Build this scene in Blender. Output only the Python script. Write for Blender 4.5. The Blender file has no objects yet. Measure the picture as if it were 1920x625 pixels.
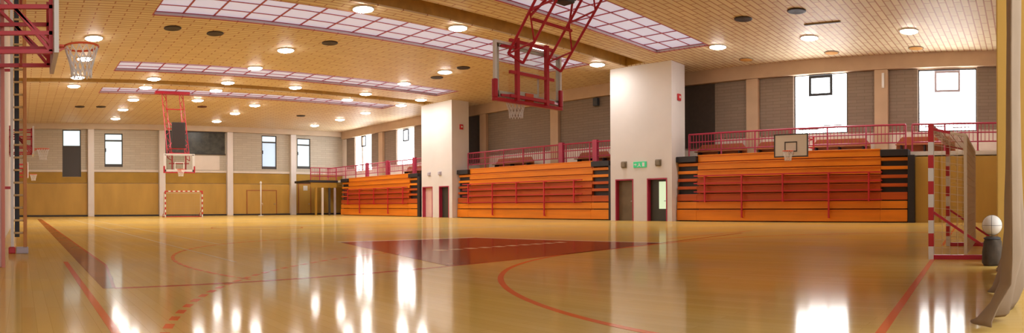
import bpy, bmesh, math, random
from mathutils import Vector, Matrix
random.seed(7)
PI = math.pi
COL = bpy.context.scene.collection
ZC = 8.0            # ceiling height
XL, XR = -0.45, 30.2  # side walls
YF = 54.8           # far wall
YB = -4.0           # floor/ceiling end behind the camera

# ------------------------------------------------------------------ materials
def mat(name, color, rough=0.5, metal=0.0, spec=0.5, noise=0.0, nscale=6.0, coat=0.0, emit=None, estr=0.0, stretch=None):
    m = bpy.data.materials.new(name); m.use_nodes = True
    nt = m.node_tree; b = nt.nodes['Principled BSDF']
    b.inputs['Base Color'].default_value = (*color, 1)
    b.inputs['Roughness'].default_value = rough
    b.inputs['Metallic'].default_value = metal
    b.inputs['Specular IOR Level'].default_value = spec
    b.inputs['Coat Weight'].default_value = coat
    b.inputs['Coat Roughness'].default_value = 0.08
    if noise > 0:
        tc = nt.nodes.new('ShaderNodeTexCoord'); mp = nt.nodes.new('ShaderNodeMapping')
        if stretch: mp.inputs['Scale'].default_value = stretch
        nz = nt.nodes.new('ShaderNodeTexNoise'); nz.inputs['Scale'].default_value = nscale
        nz.inputs['Detail'].default_value = 4
        rp = nt.nodes.new('ShaderNodeValToRGB')
        rp.color_ramp.elements[0].position = 0.3; rp.color_ramp.elements[1].position = 0.7
        rp.color_ramp.elements[0].color = (*[c * (1 - noise) for c in color], 1)
        rp.color_ramp.elements[1].color = (*[min(1, c * (1 + noise)) for c in color], 1)
        nt.links.new(tc.outputs['Object'], mp.inputs['Vector'])
        nt.links.new(mp.outputs['Vector'], nz.inputs['Vector'])
        nt.links.new(nz.outputs['Fac'], rp.inputs['Fac'])
        nt.links.new(rp.outputs['Color'], b.inputs['Base Color'])
    if emit:
        b.inputs['Emission Color'].default_value = (*emit, 1)
        b.inputs['Emission Strength'].default_value = estr
    return m

def brick_mat(name, c1, c2, mortar, bw, bh, ms, rough=0.6, spec=0.3, rot=(0, 0, 0), coat=0.0, offset=0.5, bump=0.0, sheen_patch=None, coat_rough=0.07):
    """planks / blocks / tiles; rot turns object space so that the texture's x,y lie in the surface"""
    m = bpy.data.materials.new(name); m.use_nodes = True
    nt = m.node_tree; b = nt.nodes['Principled BSDF']
    tc = nt.nodes.new('ShaderNodeTexCoord'); mp = nt.nodes.new('ShaderNodeMapping')
    mp.inputs['Rotation'].default_value = rot
    br = nt.nodes.new('ShaderNodeTexBrick')
    br.offset = offset
    br.inputs['Color1'].default_value = (*c1, 1); br.inputs['Color2'].default_value = (*c2, 1)
    br.inputs['Mortar'].default_value = (*mortar, 1)
    br.inputs['Scale'].default_value = 1.0
    br.inputs['Brick Width'].default_value = bw; br.inputs['Row Height'].default_value = bh
    br.inputs['Mortar Size'].default_value = ms; br.inputs['Mortar Smooth'].default_value = 0.2
    nt.links.new(tc.outputs['Object'], mp.inputs['Vector'])
    nt.links.new(mp.outputs['Vector'], br.inputs['Vector'])
    col = br.outputs['Color']
    if sheen_patch:
        nz = nt.nodes.new('ShaderNodeTexNoise'); nz.inputs['Scale'].default_value = sheen_patch[1]; nz.inputs['Detail'].default_value = 5
        rp = nt.nodes.new('ShaderNodeValToRGB')
        rp.color_ramp.elements[0].position = 0.35; rp.color_ramp.elements[1].position = 0.68
        rp.color_ramp.elements[0].color = (1, 1, 1, 1); rp.color_ramp.elements[1].color = (*sheen_patch[0], 1)
        mx = nt.nodes.new('ShaderNodeMix'); mx.data_type = 'RGBA'; mx.blend_type = 'MULTIPLY'
        mx.inputs['Factor'].default_value = 1.0
        nt.links.new(tc.outputs['Object'], nz.inputs['Vector'])
        nt.links.new(nz.outputs['Fac'], rp.inputs['Fac'])
        nt.links.new(col, mx.inputs['A']); nt.links.new(rp.outputs['Color'], mx.inputs['B'])
        col = mx.outputs['Result']
    nt.links.new(col, b.inputs['Base Color'])
    b.inputs['Roughness'].default_value = rough
    b.inputs['Specular IOR Level'].default_value = spec
    b.inputs['Coat Weight'].default_value = coat
    b.inputs['Coat Roughness'].default_value = coat_rough
    return m

M = {}
M['floor'] = brick_mat('maple_floor', (0.70, 0.455, 0.100), (0.75, 0.495, 0.122), (0.63, 0.40, 0.085), 2.2, 0.11, 0.003,
                       rough=0.32, spec=0.5, rot=(0, 0, PI / 2), coat=0.85, sheen_patch=((0.84, 0.90, 1.45), 0.30), coat_rough=0.05)  # cool noise patches paint greyish reflections into the floor colour
M['ceiling'] = brick_mat('ceiling_planks', (0.72, 0.59, 0.37), (0.80, 0.67, 0.44), (0.46, 0.23, 0.13), 1.1, 0.27, 0.028,
                         rough=0.55, spec=0.3, rot=(0, 0, 0))
M['groove'] = mat('olive_wood', (0.48, 0.29, 0.07), 0.6, noise=0.15, nscale=3)
M['plaster'] = mat('cream_plaster', (0.74, 0.66, 0.58), 0.75, spec=0.2, noise=0.04, nscale=1.5)
M['pillar'] = mat('white_pillar_paint', (0.76, 0.715, 0.69), 0.6, spec=0.3, noise=0.03, nscale=0.8)
M['beige'] = mat('beige_concrete', (0.52, 0.36, 0.235), 0.7, spec=0.2, noise=0.06, nscale=1.2)
M['panel'] = brick_mat('grey_acoustic_blocks', (0.25, 0.19, 0.145), (0.275, 0.21, 0.16), (0.20, 0.15, 0.11), 0.8, 0.16, 0.012,
                       rough=0.85, spec=0.1, rot=(0, -PI / 2, PI / 2))
M['farblock'] = brick_mat('pale_grey_blocks', (0.50, 0.45, 0.37), (0.55, 0.50, 0.415), (0.42, 0.37, 0.29), 0.9, 0.2, 0.015,
                          rough=0.8, spec=0.2, rot=(PI / 2, 0, 0))
M['ochre'] = mat('ochre_wood_panel', (0.52, 0.31, 0.065), 0.45, spec=0.4, noise=0.10, nscale=1.2, stretch=(1, 1, 0.25))
M['ochre_dark'] = mat('dark_ochre_wood_panel', (0.40, 0.235, 0.035), 0.5, spec=0.3, noise=0.10, nscale=1.2)
M['orange'] = mat('orange_stained_plywood', (0.80, 0.235, 0.010), 0.40, spec=0.4, noise=0.12, nscale=1.3, stretch=(1, 0.3, 3))
M['redorange'] = mat('red_orange_stained_plywood', (0.52, 0.088, 0.010), 0.40, spec=0.4, noise=0.14, nscale=1.3, stretch=(1, 0.3, 3))
M['brown'] = mat('brown_bench_wood', (0.36, 0.105, 0.030), 0.5, noise=0.12, nscale=2)
M['black'] = mat('black_steel', (0.018, 0.014, 0.016), 0.5)
M['darkgrey'] = mat('dark_grey_panel', (0.060, 0.055, 0.055), 0.6)
M['darkroom'] = mat('dark_mottled_panel', (0.040, 0.040, 0.028), 0.35, noise=0.6, nscale=2.5)
M['red'] = mat('red_enamel', (0.50, 0.015, 0.035), 0.35, spec=0.5)
M['redpaint'] = mat('bright_red_paint', (0.55, 0.02, 0.03), 0.4)
M['rail'] = mat('crimson_rail_enamel', (0.42, 0.030, 0.075), 0.4)
M['rimred'] = mat('orange_red_rim', (0.75, 0.10, 0.03), 0.35)
M['white'] = mat('white_paint', (0.80, 0.78, 0.75), 0.45)
M['net'] = mat('white_net_cord', (0.80, 0.78, 0.76), 0.8)
M['goalnet'] = mat('beige_goal_net_cord', (0.62, 0.48, 0.33), 0.85)
M['pink'] = mat('pale_pink_paint', (0.78, 0.52, 0.48), 0.55, noise=0.06, nscale=2)
M['coral'] = mat('coral_edge_paint', (0.62, 0.20, 0.14), 0.5)
M['wood'] = mat('honey_ladder_wood', (0.74, 0.55, 0.28), 0.45, noise=0.12, nscale=4)
M['orangewood'] = mat('orange_ladder_wood', (0.58, 0.22, 0.035), 0.45, noise=0.12, nscale=4)
M['slate'] = mat('dark_slate_rubber', (0.045, 0.050, 0.060), 0.7)
M['lilac'] = mat('pale_lilac_plastic', (0.50, 0.45, 0.52), 0.5)
M['line_red'] = mat('red_court_paint', (0.50, 0.070, 0.018), 0.32, coat=0.85)
M['line_orange'] = mat('orange_court_paint', (0.78, 0.155, 0.035), 0.32, coat=0.85)
M['line_white'] = mat('white_court_paint', (0.72, 0.62, 0.42), 0.32, coat=0.85)
M['key'] = mat('brick_red_court_paint', (0.32, 0.060, 0.020), 0.32, coat=0.85, noise=0.10, nscale=1.0)
M['band'] = mat('brown_court_paint', (0.34, 0.105, 0.025), 0.32, coat=0.85, noise=0.12, nscale=0.7)
M['steel'] = mat('galvanised_steel', (0.45, 0.45, 0.46), 0.35, metal=0.8)
M['curtain'] = mat('beige_curtain_cloth', (0.30, 0.22, 0.15), 0.9, spec=0.1, noise=0.08, nscale=3)
M['vent'] = mat('dark_vent_metal', (0.035, 0.020, 0.016), 0.6)
M['ventred'] = mat('maroon_vent_metal', (0.12, 0.025, 0.022), 0.6)
M['amber'] = mat('amber_speaker_cloth', (0.58, 0.26, 0.04), 0.8)
M['lampbrown'] = mat('bronze_lamp_housing', (0.24, 0.19, 0.13), 0.5)
M['green'] = mat('green_exit_plate', (0.03, 0.42, 0.16), 0.5, emit=(0.05, 0.6, 0.25), estr=0.25)
M['ballwhite'] = mat('white_ball_leather', (0.74, 0.70, 0.64), 0.5)
M['bag'] = mat('dark_bag_cloth', (0.075, 0.055, 0.038), 0.9, noise=0.3, nscale=8)
M['lamp'] = mat('lamp_diffuser', (0.9, 0.9, 0.88), 0.4, emit=(1.0, 0.97, 0.93), estr=55)
M['skyglass'] = mat('skylight_glazing', (0.45, 0.43, 0.48), 0.5, emit=(0.88, 0.84, 1.0), estr=0.30)
M['shaft'] = mat('pale_shaft_lining', (0.72, 0.68, 0.74), 0.6)
M['winglass'] = mat('daylight_window_glass', (0.8, 0.85, 0.9), 0.1, emit=(0.96, 0.98, 1.0), estr=7.0)
M['wincool'] = mat('cool_daylight_window_glass', (0.7, 0.85, 0.9), 0.1, emit=(0.66, 0.84, 0.88), estr=0.66)
M['winblue'] = mat('blue_daylight_window_glass', (0.6, 0.75, 0.9), 0.1, emit=(0.48, 0.68, 0.86), estr=0.42)
M['wingreen'] = mat('green_daylight_door_glass', (0.5, 0.6, 0.45), 0.1, emit=(0.42, 0.55, 0.36), estr=0.75)
M['doordark'] = mat('dark_olive_door', (0.16, 0.11, 0.055), 0.5, noise=0.15, nscale=2)
M['doorblack'] = mat('dark_green_door', (0.045, 0.045, 0.035), 0.4)

def lacquer(m, gloss=0.36, rough=0.10):
    """varnish over the material's own colour: matt body under a soft clear lacquer"""
    nt = m.node_tree; b = nt.nodes['Principled BSDF']; out = nt.nodes['Material Output']
    d = nt.nodes.new('ShaderNodeBsdfDiffuse'); g = nt.nodes.new('ShaderNodeBsdfGlossy'); x = nt.nodes.new('ShaderNodeMixShader')
    lk = b.inputs['Base Color'].links
    if lk: nt.links.new(lk[0].from_socket, d.inputs['Color'])
    else: d.inputs['Color'].default_value = b.inputs['Base Color'].default_value
    g.inputs['Roughness'].default_value = rough; g.inputs['Color'].default_value = (1, 0.98, 0.95, 1)
    lw = nt.nodes.new('ShaderNodeLayerWeight'); lw.inputs['Blend'].default_value = 0.35
    mr = nt.nodes.new('ShaderNodeMapRange'); mr.inputs['To Min'].default_value = 0.05; mr.inputs['To Max'].default_value = gloss
    nt.links.new(lw.outputs['Facing'], mr.inputs['Value']); nt.links.new(mr.outputs['Result'], x.inputs['Fac'])
    nt.links.new(d.outputs[0], x.inputs[1]); nt.links.new(g.outputs[0], x.inputs[2]); nt.links.new(x.outputs[0], out.inputs['Surface'])
    nt.nodes.remove(b)

def glass_mat():
    m = bpy.data.materials.new('clear_backboard_glass'); m.use_nodes = True
    nt = m.node_tree; nt.nodes.clear()
    o = nt.nodes.new('ShaderNodeOutputMaterial'); t = nt.nodes.new('ShaderNodeBsdfTransparent')
    g = nt.nodes.new('ShaderNodeBsdfGlossy'); g.inputs['Roughness'].default_value = 0.05
    t.inputs['Color'].default_value = (0.93, 0.95, 0.93, 1)
    x = nt.nodes.new('ShaderNodeMixShader'); x.inputs['Fac'].default_value = 0.08
    nt.links.new(t.outputs[0], x.inputs[1]); nt.links.new(g.outputs[0], x.inputs[2]); nt.links.new(x.outputs[0], o.inputs[0])
    return m
M['glass'] = glass_mat()
M['postpaint'] = mat('cream_post_paint', (0.66, 0.52, 0.36), 0.5)
for k in ('floor', 'line_red', 'line_orange', 'line_white', 'key', 'band'): lacquer(M[k])

# ------------------------------------------------------------------ mesh helpers
class MB:
    def __init__(s): s.v = []; s.f = []
    def add(s, vs, fs):
        n = len(s.v); s.v += [tuple(v) for v in vs]; s.f += [tuple(i + n for i in f) for f in fs]; return s
    def box(s, x0, x1, y0, y1, z0, z1, bev=0.0):
        if x0 > x1: x0, x1 = x1, x0
        if y0 > y1: y0, y1 = y1, y0
        if z0 > z1: z0, z1 = z1, z0
        if bev <= 0:
            return s.add([(x0, y0, z0), (x1, y0, z0), (x1, y1, z0), (x0, y1, z0), (x0, y0, z1), (x1, y0, z1), (x1, y1, z1), (x0, y1, z1)],
                         [(3, 2, 1, 0), (4, 5, 6, 7), (0, 1, 5, 4), (1, 2, 6, 5), (2, 3, 7, 6), (3, 0, 4, 7)])
        bm = bmesh.new(); bmesh.ops.create_cube(bm, size=1)
        for v in bm.verts:
            v.co = Vector(((x0 + x1) / 2 + v.co.x * (x1 - x0), (y0 + y1) / 2 + v.co.y * (y1 - y0), (z0 + z1) / 2 + v.co.z * (z1 - z0)))
        bmesh.ops.bevel(bm, geom=bm.edges[:], offset=bev, segments=2, affect='EDGES', profile=0.5)
        bm.verts.index_update()
        s.add([v.co.copy() for v in bm.verts], [[v.index for v in f.verts] for f in bm.faces]); bm.free(); return s
    def bar(s, p, q, r, n=8, r2=None):
        p = Vector(p); q = Vector(q); d = q - p
        if d.length < 1e-6: return s
        d.normalize(); u = d.orthogonal().normalized(); w = d.cross(u); r2 = r if r2 is None else r2
        vs = [p + (u * math.cos(2 * PI * k / n) + w * math.sin(2 * PI * k / n)) * r for k in range(n)]
        vs += [q + (u * math.cos(2 * PI * k / n) + w * math.sin(2 * PI * k / n)) * r2 for k in range(n)]
        fs = [(k, (k + 1) % n, n + (k + 1) % n, n + k) for k in range(n)] + [tuple(range(n - 1, -1, -1)), tuple(range(n, 2 * n))]
        return s.add(vs, fs)
    def sq(s, p, q, a, b=None):
        """square tube between two points"""
        b = a if b is None else b
        p = Vector(p); q = Vector(q); d = (q - p).normalized()
        up = Vector((0, 0, 1)) if abs(d.z) < 0.95 else Vector((1, 0, 0))
        u = d.cross(up).normalized() * a / 2; w = d.cross(u).normalized() * b / 2
        vs = [p - u - w, p + u - w, p + u + w, p - u + w, q - u - w, q + u - w, q + u + w, q - u + w]
        return s.add(vs, [(3, 2, 1, 0), (4, 5, 6, 7), (0, 1, 5, 4), (1, 2, 6, 5), (2, 3, 7, 6), (3, 0, 4, 7)])
    def lathe(s, prof, c=(0, 0, 0), n=32):
        """closed profile of (r, z) about z"""
        vs = []; m = len(prof)
        for r, z in prof:
            for k in range(n):
                a = 2 * PI * k / n; vs.append((c[0] + r * math.cos(a), c[1] + r * math.sin(a), c[2] + z))
        fs = [(i * n + k, i * n + (k + 1) % n, (i + 1) * n + (k + 1) % n, (i + 1) * n + k) for i in range(m - 1) for k in range(n)]
        if prof[0][0] > 1e-5: fs.append(tuple(range(n - 1, -1, -1)))
        if prof[-1][0] > 1e-5: fs.append(tuple((m - 1) * n + k for k in range(n)))
        return s.add(vs, fs)
    def torus(s, c, R, r, n=32, m=8, axis='z'):
        vs = []
        for i in range(n):
            a = 2 * PI * i / n
            for j in range(m):
                b = 2 * PI * j / m; rr = R + r * math.cos(b)
                p = (rr * math.cos(a), rr * math.sin(a), r * math.sin(b))
                vs.append((c[0] + p[0], c[1] + p[1], c[2] + p[2]))
        fs = [(i * m + j, ((i + 1) % n) * m + j, ((i + 1) % n) * m + (j + 1) % m, i * m + (j + 1) % m) for i in range(n) for j in range(m)]
        return s.add(vs, fs)
    def tri_truss(s, a0, a1, b0, b1, r, k):
        """lattice frame: chords a0-a1 and b0-b1 with k zigzag webs"""
        a0, a1, b0, b1 = map(Vector, (a0, a1, b0, b1))
        s.bar(a0, a1, r); s.bar(b0, b1, r); s.bar(a0, b0, r); s.bar(a1, b1, r)
        for i in range(k):
            t0, t1 = i / k, (i + 1) / k
            p, q = (a0.lerp(a1, t0), b0.lerp(b1, t1)) if i % 2 == 0 else (b0.lerp(b1, t0), a0.lerp(a1, t1))
            s.bar(p, q, r * 0.7, 6)
        return s
    def build(s, name, material, parent=None, smooth=False, loc=None):
        me = bpy.data.meshes.new(name); me.from_pydata(s.v, [], s.f); me.update()
        bm = bmesh.new(); bm.from_mesh(me); bmesh.ops.recalc_face_normals(bm, faces=bm.faces[:]); bm.to_mesh(me); bm.free()
        if smooth:
            me.shade_smooth()
        o = bpy.data.objects.new(name, me); COL.objects.link(o)
        if isinstance(material, str): material = M[material]
        me.materials.append(material)
        if parent: o.parent = parent
        if loc: o.location = loc
        return o

def tag(o, label, cat, group=None):
    o['label'] = label; o['category'] = cat
    if group: o['group'] = group
    return o
def thing(name, label, cat, loc=(0, 0, 0), rz=0, group=None):
    o = bpy.data.objects.new(name, None); COL.objects.link(o); o.empty_display_size = 0.2
    o.location = loc; o.rotation_euler = (0, 0, rz)
    return tag(o, label, cat, group)
def struct(o, label=None, cat=None):
    o['kind'] = 'structure'
    if label: o['label'] = label; o['category'] = cat or o.name.split('_')[0]
    return o
def children(o): return [c for c in o.children]
def copy_tree(o, parent=None):
    c = o.copy(); COL.objects.link(c)
    if parent: c.parent = parent
    for ch in children(o): copy_tree(ch, c)
    return c

# ================================================================== THE SHELL
floor = struct(MB().box(XL, XR, YB, YF, -0.2, 0).build('floor', 'floor'), 'glossy honey coloured wooden sports floor with painted court lines', 'floor')

# ---- ceiling with four skylight openings and two curtain slots
SKY = [(13.5, 16.35), (20.35, 23.25), (30.85, 33.15), (37.75, 39.75)]
SLOT = [(17.9, 19.25), (35.25, 36.6)]
SX0, SX1 = 4.85, 25.35
cuts = sorted([(a, b, 's') for a, b in SKY] + [(a, b, 'g') for a, b in SLOT])
c = MB(); y = YB
T = 0.06
for a, b, k in cuts:
    c.box(XL, XR, y, a, ZC, ZC + T)
    if k == 's':
        c.box(XL, SX0, a, b, ZC, ZC + T); c.box(SX1, XR, a, b, ZC, ZC + T)
    else:
        c.box(26.9, XR, a, b, ZC, ZC + T)
    y = b
c.box(XL, XR, y, YF, ZC, ZC + T)
ceiling = struct(c.build('ceiling', 'ceiling'), 'timber plank ceiling with skylight strips and round downlights', 'ceiling')
for i, (a, b) in enumerate(SLOT):
    g = MB(); d = 0.62
    g.box(XL, 26.9, a - 0.05, a, ZC + T, ZC + d); g.box(XL, 26.9, b, b + 0.05, ZC + T, ZC + d)
    g.box(XL, 26.9, a - 0.05, b + 0.05, ZC + d, ZC + d + 0.05); g.box(26.9, 26.95, a - 0.05, b + 0.05, ZC + T, ZC + d + 0.05)
    o = struct(g.build('trim_%d' % (i + 1), 'groove'), ['long dark curtain slot across the ceiling ending at the nearer pillar',
                                        'long dark curtain slot across the ceiling ending at the farther pillar'][i], 'ceiling slot')
skylab = ['skylight strip nearest the camera, ending beside the nearer pillar top', 'long skylight strip behind the suspended hoop, red gridded',
          'third skylight strip from the camera, before the far curtain slot', 'thin farthest skylight strip beyond the far curtain slot']
for i, (a, b) in enumerate(SKY):
    s = MB(); d = 0.16
    s.box(SX0, SX1, a - 0.04, a, ZC + T, ZC + d); s.box(SX0, SX1, b, b + 0.04, ZC + T, ZC + d)
    s.box(SX0 - 0.04, SX0, a - 0.04, b + 0.04, ZC + T, ZC + d); s.box(SX1, SX1 + 0.04, a - 0.04, b + 0.04, ZC + T, ZC + d)
    sk = struct(s.build('window_%d' % (i + 8), 'shaft'), skylab[i], 'skylight')
    MB().box(SX0, SX1, a, b, ZC + d, ZC + d + 0.03).build('pane', 'skyglass', sk)
    fr = MB(); n = 17
    for j in range(n + 1):
        x = SX0 + (SX1 - SX0) * j / n
        fr.box(x - 0.035, x + 0.035, a, b, ZC + 0.13, ZC + 0.15)
    for yy in (a + 0.05, a + (b - a) * 0.36, a + (b - a) * 0.70, b - 0.05):
        fr.box(SX0, SX1, yy - 0.03, yy + 0.03, ZC + 0.132, ZC + 0.148)
    fr.build('frame', 'rail', sk)
    ed = MB()
    ed.box(SX0, SX1, a, a + 0.05, ZC - 0.004, ZC + 0.02); ed.box(SX0, SX1, b - 0.05, b, ZC - 0.004, ZC + 0.02)
    ed.box(SX0, SX0 + 0.05, a + 0.05, b - 0.05, ZC - 0.004, ZC + 0.02); ed.box(SX1 - 0.05, SX1, a + 0.05, b - 0.05, ZC - 0.004, ZC + 0.02)
    ed.build('edge_trim', 'rail', sk)

# ---- walls
struct(MB().box(XL - 0.2, XL, YB, YF, 0, ZC + 0.7).build('wall_left', 'plaster'), 'plain cream side wall behind the ladder', 'wall')

def wall_with_holes(x0, x1, y0, y1, holes, horizontal_axis):
    """one wall slab with rectangular openings; holes = (u0, u1, z0, z1) along the wall"""
    w = MB(); us = sorted(holes)
    u = x0 if horizontal_axis == 'x' else y0
    end = x1 if horizontal_axis == 'x' else y1
    def put(a, b, z0, z1):
        if b - a < 1e-4 or z1 - z0 < 1e-4: return
        if horizontal_axis == 'x': w.box(a, b, y0, y1, z0, z1)
        else: w.box(x0, x1, a, b, z0, z1)
    for a, b, z0, z1 in us:
        put(u, a, 0, ZC + 0.6); put(a, b, 0, z0); put(a, b, z1, ZC + 0.6); u = b
    put(u, end, 0, ZC + 0.6)
    return w

# far wall --------------------------------------------------------
FW = [(3.55, 5.15, 3.45, 7.50), (7.2, 8.8, 4.3, 7.2), (21.7, 23.2, 4.27, 7.38), (25.3, 26.7, 4.37, 7.25)]
far = struct(wall_with_holes(XL, XR, YF, YF + 0.3, FW, 'x').build('wall_far', 'plaster'), 'far end wall with pale columns over ochre wood panelling', 'wall')
M['palebeige'] = mat('pale_beige_concrete', (0.60, 0.49, 0.37), 0.7, spec=0.2, noise=0.05, nscale=1.2)
COLX = [5.99, 12.26, 18.52, 24.78]
edges = [XL] + COLX + [XR]
blk = MB(); lo = MB(); up = MB(); led = MB()
def hcut(a, b, z0, z1, mb, yd):
    """strip of cladding on the far wall, leaving the window openings free"""
    u = a
    for h in FW:
        if h[1] <= a or h[0] >= b: continue
        mb.box(u, h[0], YF - yd, YF - 0.001, z0, z1)
        if h[2] > z0: mb.box(h[0], h[1], YF - yd, YF - 0.001, z0, min(h[2], z1))
        if h[3] < z1: mb.box(h[0], h[1], YF - yd, YF - 0.001, max(h[3], z0), z1)
        u = h[1]
    mb.box(u, b, YF - yd, YF - 0.001, z0, z1)
for a, b in zip(edges[:-1], edges[1:]):
    a2 = a + (0.28 if a != XL else 0); b2 = b - (0.28 if b != XR else 0)
    hcut(a2, b2, 4.05, 7.5, blk, 0.06)
    lo.box(a2 + 0.02, b2 - 0.02, YF - 0.10, YF - 0.001, 0.14, 2.86)
    if a < 5: 
        up.box(a2 + 0.02, 3.53, YF - 0.09, YF - 0.001, 2.9, 3.84); up.box(5.17, b2 - 0.02, YF - 0.09, YF - 0.001, 2.9, 3.84)
        up.box(3.53, 5.17, YF - 0.09, YF - 0.001, 2.9, 3.43)
        led.box(a2, 3.53, YF - 0.14, YF - 0.001, 3.86, 4.04); led.box(5.17, b2, YF - 0.14, YF - 0.001, 3.86, 4.04)
    else:
        up.box(a2 + 0.02, b2 - 0.02, YF - 0.09, YF - 0.001, 2.9, 3.84)
        led.box(a2, b2, YF - 0.14, YF - 0.001, 3.86, 4.04)
blk.build('block_facing', 'farblock', far); lo.build('wood_panelling', 'ochre', far)
up.build('upper_panelling', 'ochre_dark', far); led.build('ledge', 'plaster', far)
for x in COLX:
    MB().box(x - 0.27, x + 0.27, YF - 0.42, YF - 0.001, 0, 7.52, 0.02).build('column', 'pillar', far)
MB().box(XL, XR, YF - 0.46, YF - 0.001, 7.53, ZC - 0.002).build('frieze', 'palebeige', far)
struct(MB().box(XL, XR, YF - 0.16, YF - 0.11, 0, 0.13).build('baseboard_far', 'black'), 'dark skirting along the far wall', 'baseboard')
MB().box(14.3, 17.6, YF - 0.10, YF - 0.062, 4.1, 5.38).build('beige_panel', 'plaster', far)
wl = ['tall far wall window, pale top pane over a dark blind, nearest the ladder', 'far wall window with bright pane between the first two columns',
      'blue tinted far wall window left of the fourth column', 'bright narrow far wall window right of the fourth column']
for i, (a, b, z0, z1) in enumerate(FW):
    f = MB(); d0, d1 = YF - 0.02, YF + 0.10
    t = 0.09
    f.box(a, a + t, d0, d1, z0, z1); f.box(b - t, b, d0, d1, z0, z1)
    f.box(a + t, b - t, d0, d1, z0, z0 + t); f.box(a + t, b - t, d0, d1, z1 - t, z1)
    zt = 6.05 if i == 0 else z1 - 0.62
    f.box(a + t, b - t, d0, d1, zt - 0.07, zt + 0.07)
    w = struct(f.build('window_%d' % (i + 1), 'darkgrey'), wl[i], 'window')
    g = 'wincool' if i != 2 else 'winblue'
    MB().box(a + t, b - t, YF + 0.04, YF + 0.06, zt + 0.07, z1 - t).build('pane', 'wincool' , w)
    if i == 0:
        MB().box(a + t, b - t, YF + 0.0, YF + 0.05, z0 + t, zt - 0.07).build('blind', 'darkgrey', w)
    else:
        MB().box(a + t, b - t, YF + 0.04, YF + 0.06, z0 + t, zt - 0.07).build('pane', g, w)
        MB().box(a + t, b - t, YF + 0.0, YF + 0.03, z0 + t, z0 + t + 0.16).build('sill_rail', 'darkgrey', w)
        MB().box(a + t - 0.01, a + t + 0.06, YF - 0.06, YF - 0.02, (z0 + z1) / 2 - 0.16, (z0 + z1) / 2 + 0.16).build('handle', 'black', w)

# doors in the far panelling
for n, (x0, x1, zt, lab) in enumerate([(20.25, 23.1, 2.25, 'wide double door in the ochre panelling left of the fourth column'),
                                       (25.45, 26.65, 2.9, 'narrow pale wooden door with a small notice right of the fourth column')]):
    d = MB().box(x0, x1, YF - 0.13, YF - 0.101, 0.02, zt, 0.004)
    do = struct(d.build('door_%d' % (n + 5), 'ochre'), lab, 'door')
    fr = MB().box(x0 - 0.07, x0, YF - 0.15, YF - 0.101, 0.0, zt + 0.07).box(x1, x1 + 0.07, YF - 0.15, YF - 0.101, 0.0, zt + 0.07).box(x0, x1, YF - 0.15, YF - 0.101, zt, zt + 0.07)
    fr.build('door_frame', 'brown', do)
    if n == 0: MB().box((x0 + x1) / 2 - 0.015, (x0 + x1) / 2 + 0.015, YF - 0.138, YF - 0.131, 0.05, zt - 0.05).build('meeting_stile', 'brown', do)
    MB().box(x1 - 0.22, x1 - 0.08, YF - 0.19, YF - 0.131, 1.0, 1.05, 0.008).build('door_handle', 'steel', do)
    if n == 1: MB().box(25.9, 26.35, YF - 0.145, YF - 0.131, 2.3, 2.75).build('notice', 'white', do)

# dark board high on the far wall
b = MB().box(12.6, 18.1, YF - 0.16, YF - 0.062, 5.5, 7.5, 0.02).build('wall_board', 'darkroom')
tag(b, 'wide dark mottled board high on the far wall behind the far hoop', 'board')
MB().box(12.55, 18.15, YF - 0.18, YF - 0.162, 7.43, 7.52).box(12.55, 18.15, YF - 0.18, YF - 0.162, 5.48, 5.56).build('board_frame', 'black', b)

# right (stand side) wall ----------------------------------------
RW = [(2.15, 4.97, 4.27, 7.25), (8.48, 11.28, 4.33, 7.33), (42.5, 45.1, 4.25, 7.3), (49.2, 52.2, 4.05, 7.4)]
right = struct(wall_with_holes(XR, XR + 0.35, YB, YF, RW, 'y').build('wall_right', 'plaster'), 'stand side wall with grey block panels between pilasters', 'wall')
PY = [0.0, 6.73, 13.49, 20.25, 27.0, 33.8, 40.5, 47.3, 54.1]
pan = MB()
for a, b in zip(PY[:-1], PY[1:]):
    a2, b2 = a + 0.36, b - 0.36; u = a2
    for h in RW:
        if h[0] < a2 or h[1] > b2: continue
        pan.box(XR - 0.08, XR - 0.001, u, h[0] - 0.02, 4.35, 7.28); u = h[1] + 0.02
    pan.box(XR - 0.08, XR - 0.001, u, b2, 4.35, 7.28)
pan.build('acoustic_panel', 'panel', right)
M['darkbrown'] = mat('dark_brown_panel', (0.050, 0.034, 0.024), 0.8, noise=0.1)  # flat dark colour stands in for shade in recesses beside the pillars
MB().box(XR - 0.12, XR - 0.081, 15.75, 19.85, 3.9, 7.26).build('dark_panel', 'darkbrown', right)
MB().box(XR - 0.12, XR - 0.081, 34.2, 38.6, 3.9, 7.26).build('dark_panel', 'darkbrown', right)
for y in PY[1:-1]:
    MB().box(XR - 0.30, XR - 0.001, y - 0.33, y + 0.33, 0, 7.29, 0.015).build('pilaster', 'beige', right)
MB().box(XR - 0.34, XR - 0.001, -0.3, YF - 0.5, 7.30, ZC - 0.002).build('frieze', 'beige', right)
wl2 = ['rightmost bright window above the goal post', 'bright window above the small wall hoop', 'bright window just left of the farther pillar', 'far bright window in the corner above the farthest stand']
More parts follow.
